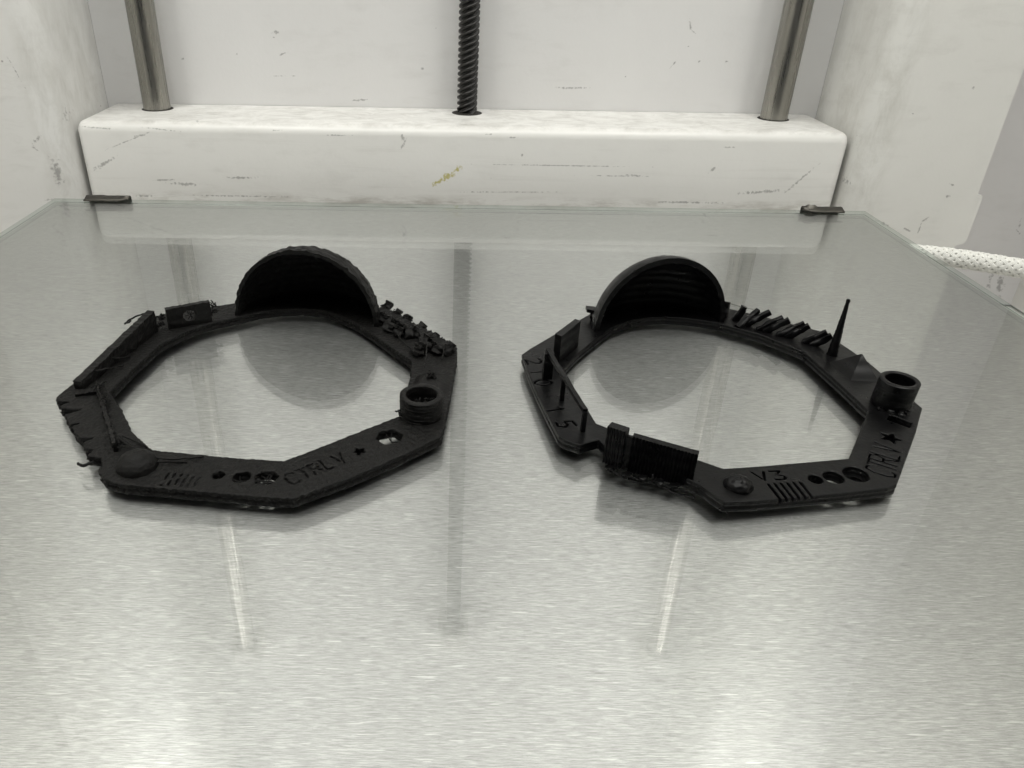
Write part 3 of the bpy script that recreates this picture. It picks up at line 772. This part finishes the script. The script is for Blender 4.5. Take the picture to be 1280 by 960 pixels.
hair(x - 4.0, y - 1.0, 3.2, Lr, K, 14, 0.5, 2); hair(x + 0.2, y, 4.6, Lr, K, 30, 1.6, 5)
x, y, r = D['L_hemi']; bump_half(x, y, 2.3, 3.6, 2.9, Lr, K, 0.16)
pyramid(D['L_pyr'], (D['L_pyr_top'][0], D['L_pyr_top'][1], 4.6), Lr, K, 2.2)
hair(D['L_pyr_top'][0] + .3, D['L_pyr_top'][1] - 1, 4.3, Lr, K, 26, 0.9, 8)
for i, (x, y, z) in enumerate(D['L_lumps']):
    blob_post((x - 1.1, y - 0.8, 1.9), (x + 0.9, y + 0.3, z + 0.1), 1.35, 0.85, Lr, K, amp=0.8, square=(i % 2 == 0))
    hair(x, y, z - 0.8, Lr, K, 7, 0.9, i + 20)
for i, (x, y) in enumerate([(-12.5, -112), (-15.5, -113.5), (-9.5, -120.5), (-6.5, -122), (-20.5, -106.5), (-18, -111), (-11, -123)]):
    blob_post((x - 0.5, y - 0.7, 1.9), (x + 0.5, y + 0.3, 3.9), 1.6, 1.1, Lr, K, name='plastic_lump', amp=0.9)
wall_between('ragged_ridge', (-21.6, -102.6), (-4.6, -121.4), 1.9, 4.3, 3.7, 2.6, Lr, K, 60, 0.75)
strand([(-17.5, -112.0, 3.6), (-15.6, -117.4, 3.0), (-12.4, -122.5, 2.7)], 0.14, Lr, K)
strand([(-9.6, -116.0, 4.6), (-10.2, -119.8, 3.5), (-12.2, -123.2, 2.7)], 0.16, Lr, K)
strand([(-9.2, -122.5, 4.4), (-9.3, -128.0, 4.1), (-9.5, -132.5, 3.9)], 0.17, Lr, K)
strand([(-5.2, -122.2, 4.2), (-5.8, -127.2, 2.9)], 0.15, Lr, K)
# the long sloping wall, the box with the hole, the collapsed wall
wl = D['L_wall']
wall_between('long_wall', (-80.9, -141.5), (-74.6, -113.5), 2.0, 4.2, 7.6, 1.9, Lr, K, 44, 0.24)
for i in range(3):
    strand([(-78.6, -137.5 + 5 * i, 4.6 + .5 * i), (-76.8, -134.5 + 4.5 * i, 3.6), (-75.4, -131.5 + 4 * i, 2.6)], 0.2, Lr, K)
bxm = bmesh.new()
A0, A1 = Vector((-71.4, -112.8)), Vector((-62.3, -107.9))
def holed_slab(a, b_, z0, z1, th, hr, parent, material, amp):
    bm = bmesh.new(); d = (b_ - a); Lg = d.length; ax = d.normalized(); n_ = Vector((-ax.y, ax.x)) * th
    outer_ = densify([(0, z0), (Lg, z0), (Lg, z1), (0, z1)], 0.5)
    c = (Lg * 0.5, (z0 + z1) / 2 + 0.2); hole_ = circle_pts(c[0], c[1], hr, 22, 0.3, 4)
    edges = []
    for lp in (outer_, hole_):
        vs = [bm.verts.new((u, w, 0)) for u, w in lp]
        for p, q in zip(vs, vs[1:] + vs[:1]): edges.append(bm.edges.new((p, q)))
    g = bmesh.ops.triangle_fill(bm, use_beauty=True, use_dissolve=False, edges=edges)
    fs = [f for f in g['geom'] if isinstance(f, bmesh.types.BMFace)]
    ex = bmesh.ops.extrude_face_region(bm, geom=fs)
    for v in ex['geom']:
        if isinstance(v, bmesh.types.BMVert): v.co.z = 1
    for v in bm.verts:
        u, w, t_ = v.co
        p = a + ax * u + n_ * t_
        v.co = Vector((p.x + amp * noise.noise(Vector((u, w, t_ + 3))), p.y + amp * noise.noise(Vector((u, w, t_ + 7))), w + amp * noise.noise(Vector((u * 1.5, w, 1)))))
    bx_ = finish('holed_block', bm, material, parent)
    return a + ax * c[0], c[1], ax
cc, cz_, ax = holed_slab(A0, A1, 2.0, 7.5, 1.4, 1.5, Lr, K, 0.14)
rnd = random.Random(7)
for i in range(5):
    a = rnd.uniform(0, math.pi); e = 1.3
    p0 = cc + ax * e * math.cos(a); p1 = cc - ax * e * math.cos(a)
    k = 0.5 + 0.1 * i
    strand([(p0.x, p0.y + k, cz_ + e * math.sin(a)), ((p0.x + p1.x) / 2, (p0.y + p1.y) / 2 + k, cz_ + rnd.uniform(-.3, .3)), (p1.x, p1.y + k, cz_ - e * math.sin(a))], 0.09, Lr, K)
hair(-61.6, -107.4, 4.5, Lr, K, 16, 0.6, 31); hair(-61.5, -107.2, 6.3, Lr, K, 14, 0.5, 32)
hair(-73.2, -112.8, 5.2, Lr, K, 26, 0.9, 33); hair(-72.9, -113.0, 3.4, Lr, K, 18, 0.9, 34)
strand([(-78.0, -117.5, 6.6), (-80.1, -116.3, 5.4), (-79.4, -114.0, 5.6), (-76.2, -113.4, 6.8)], 0.2, Lr, K)
wall_between('thin_wall', (-76.4, -142.5), (-64.8, -163.5), 2.0, 3.3, 4.3, 0.7, Lr, K, 40, 0.32)
wall_between('flap', (-80.6, -143.6), (-76.2, -142.2), 2.0, 2.9, 2.9, 1.9, Lr, K, 10, 0.25)
for a in ([(-77.0, -141.2, 4.2), (-75.0, -145.0, 3.9), (-71.9, -149.6, 4.3)], [(-75.8, -143.0, 3.8), (-73.2, -144.8, 4.4), (-72.6, -147.6, 3.2)], [(-66.4, -159.6, 4.4), (-63.0, -162.3, 3.6), (-60.5, -163.6, 2.8)],
          [(-65.6, -160.6, 4.2), (-62.2, -163.8, 4.0), (-59.4, -165.0, 3.9)], [(-66.2, -160.0, 4.2), (-61.6, -160.9, 2.6), (-59.6, -162.2, 2.5)], [(-57.2, -166.6, 3.4), (-53.4, -166.3, 2.8), (-48.4, -165.0, 2.6)], [(-56.9, -167.6, 3.0), (-53.6, -166.9, 2.8), (-51.0, -166.7, 2.5)]):
    strand(a, 0.17, Lr, K)
hair(-76.0, -142.4, 3.6, Lr, K, 22, 1.0, 41); hair(-72.8, -147.2, 3.6, Lr, K, 14, 0.8, 42); hair(-65.0, -161.8, 3.0, Lr, K, 18, 0.8, 43)
strand([(-68.2, -165.5, 1.6), (-69.9, -166.4, 1.2), (-71.2, -165.6, 1.1)], 0.3, Lr, K)
for i, (x, y, r) in enumerate(D['L_holes'][1:] + [D['L_big']]):
    rr_ = random.Random(50 + i)
    for q in range((4, 9, 2)[i]):
        a = rr_.uniform(0, 6.28); b_ = a + rr_.uniform(1.5, 3.5)
        strand([(x + r * math.cos(a), y + r * math.sin(a), 1.5), (x + rr_.uniform(-.3, .3) * r, y + rr_.uniform(-.3, .3) * r, 1.0), (x + r * math.cos(b_), y + r * math.sin(b_), 1.4)], 0.11, Lr, K)

# ---- the cleaner ring on the right
Rr_ = empty('test_ring', (53, -136, 0))
tag(Rr_, 'right black 3D printed test ring, smooth, with a tall thin spike', '3D print')
K = M['black']
tr_ = D['R_text']; p0 = ((tr_[0][0] + tr_[2][0]) / 2, (tr_[0][1] + tr_[2][1]) / 2); p1 = ((tr_[1][0] + tr_[3][0]) / 2, (tr_[1][1] + tr_[3][1]) / 2)
ta = facing(p0, p1); v3 = D['R_v3']; va = facing(*v3)
rh = [circle_pts(x, y, r, 36) for (x, y, r) in D['R_holes']]
sx, sy, sr = D['R_star']; rh += [star_pts(sx, sy, sr * 1.0, ta - math.pi / 2 + 0.2), D['R_slot']]
f15 = D['R_15']; a15 = facing(*f15)
warpR = lambda x, y: 0.0 + max(0, 0.022 * (-(x - 30) * 0.55 - (y + 150) * 0.85)) * (1.0 if x < 50 else max(0, (75 - x) / 25)) * 2.0
sk = word_strokes('CTRLV', D['R_txt'][0], D['R_txt'][1], ta, 4.7, 1.9, 0.34, 0.95)
sk += word_strokes('V3', v3[0], v3[1], va, 2.6, 2.3, 0.42, 0.9)
sk += word_strokes('15', D['R_15'][0], D['R_15'][1], R(-72), 3.6, 2.2, 0.42, 0.9)
sk += word_strokes('210', D['R_210'][0], D['R_210'][2], R(-80), 3.6, 2.2, 0.42, 0.9)
sk += [(a, b_, 0.5, 1.2 - 0.12 * i) for i, (a, b_) in enumerate(D['R_groove'])]
make_body(D['R_out'], D['R_in'], rh, sk, Rr_, K, False, warpR)
dome_shell((31.2, -110.2), (64.9, -103.6), 20.2, Rr_, K, 1.25, 0.05, 8.0, 0.8)
x, y, z = D['R_cyl']; socket(x, y, 2.0, z, 3.75, 2.75, Rr_, K, 0.03, (0.05, 0))
for dx, dy in ((-3.2, -2.6), (-1.6, -3.7), (0.2, -4.0), (1.7, -3.5)):
    blob_post((x + dx, y + dy, 1.8), (x + dx + .2, y + dy + .3, 2.9), 0.8, 0.5, Rr_, K, name='plastic_lump', amp=0.7, square=False)
hair(x, y, 4.0, Rr_, K, 20, 1.4, 61)
x, y, r = D['R_hemi']; bump_half(x, y, 2.3, 2.6, 2.3, Rr_, K, 0.3)
x, y, z = D['spike']
bm = bmesh.new()
N = 34; prof = []
for i in range(N + 1):
    u = i / N; prof.append(((0.85 * (1 - u) ** 1.1 + 0.34) * (1 + 0.05 * math.sin(i * 2.2)), 1.9 + (z - 1.9) * u))
prof[-2] = (0.44, prof[-2][1]); prof += [(0.02, z + 0.05)]
lathe(bm, x, y, prof, 20, 0.08, 2)
finish('spike', bm, K, Rr_, True, 50)
pyramid(D['R_pyr'], D['R_pyr_top'], Rr_, K)
for i, (a, b_) in enumerate(D['sticks']):
    blob_post(a, b_, 0.95, 0.72, Rr_, K, amp=0.35)
strand([(D['sticks'][0][1][0], D['sticks'][0][1][1], 5.7), (D['sticks'][1][1][0], D['sticks'][1][1][1], 5.6)], 0.04, Rr_, K)
strand([(D['sticks'][1][1][0], D['sticks'][1][1][1], 5.7), (D['sticks'][2][1][0], D['sticks'][2][1][1], 5.4)], 0.04, Rr_, K)
# upright slab, overhanging tab, bridge with its posts, ridged wall
bm = bmesh.new(); prism(bm, D['R_slab_top'], 2.0, 8.8); bevel(bm, 0.3, 3)
finish('slab', bm, K, Rr_, True, 40)
bm = bmesh.new(); prism(bm, [(30.2, -103.4), (34.6, -105.6), (35.4, -102.6), (30.2, -101.2)], 4.2, 5.1); bevel(bm, 0.1, 1)
finish('overhang_tab', bm, K, Rr_)
strand([(31.6, -103.0, 4.4), (31.3, -103.6, 3.2), (31.9, -103.4, 2.0)], 0.35, Rr_, K)
strand([(33.0, -103.6, 4.4), (32.6, -104.0, 3.1), (32.3, -104.0, 2.0)], 0.2, Rr_, K)
bz = [8.6, 7.6, 7.0]
bp_ = [(16.9, -132.6), (19.2, -142.6), (21.7, -154.6)]
bm = bmesh.new()
nb = 24; prev = None; rws = []
for i in range(nb + 1):
    u = i / nb; x = bp_[0][0] + (bp_[2][0] - bp_[0][0]) * u; y = bp_[0][1] + (bp_[2][1] - bp_[0][1]) * u
    z = 9.0 + (7.4 - 9.0) * u - 0.25 * math.sin(math.pi * ((u * 2) % 1))
    rws.append([bm.verts.new((x + dx, y, z + dz)) for dx, dz in ((-0.45, 0), (-0.45, -0.9), (0.45, -0.9), (0.45, 0))])
for A, B in zip(rws, rws[1:]):
    for k in range(4): bm.faces.new((A[k], A[(k + 1) % 4], B[(k + 1) % 4], B[k]))
bm.faces.new(rws[0][::-1]); bm.faces.new(rws[-1])
finish('bridge', bm, K, Rr_)
def post(x, y, z1_, w, d):
    bm = bmesh.new(); box(bm, x - w, x + w, y - d, y + d, 2.0, z1_); bevel(bm, 0.12, 1); finish('bridge_post', bm, K, Rr_)
post(17.1, -133.4, 8.4, 1.0, 0.9); post(19.1, -142.7, 7.4, 0.42, 0.5); post(21.6, -154.7, 6.9, 0.42, 0.5)
wall_between('ridged_wall', (28.4, -165.0), (38.9, -169.4), 1.0, 8.7, 8.0, 1.2, Rr_, K, 38, 0.05, 0.36)
wall_between('ridged_column', (24.6, -162.6), (27.4, -164.6), 1.4, 9.3, 9.4, 1.7, Rr_, K, 12, 0.05, 0.22)
wall_between('wall_web', (27.2, -164.2), (28.6, -164.9), 1.4, 8.0, 8.2, 0.7, Rr_, K, 4, 0.1)
for q, (x, y) in enumerate([(25.2, -164.6), (28.0, -166.6), (30.6, -167.6), (33.2, -168.6), (35.6, -169.8)]):
    blob_post((x, y, 1.5), (x + .2, y - .3, 0.35), 0.9, 0.5, Rr_, K, name='plastic_lump', amp=0.8, square=False)
for a in ([(26.6, -166.0, 0.9), (31.0, -167.6, 0.5), (36.0, -169.9, 0.7), (39.6, -171.8, 0.8)], [(25.0, -165.0, 1.2), (28.4, -167.4, 0.4), (32.6, -168.4, 0.5)], [(33.6, -169.2, 0.6), (36.4, -171.2, 0.25), (38.6, -172.4, 0.5)]):
    strand(a, 0.16, Rr_, K)
hair(26.4, -164.4, 1.2, Rr_, K, 12, 0.6, 90); hair(33.0, -167.6, 1.2, Rr_, K, 12, 1.0, 91); hair(19.6, -158.6, 1.2, Rr_, K, 16, 0.7, 92)
hair(42.5, -175.6, 0.9, Rr_, K, 16, 0.6, 93)
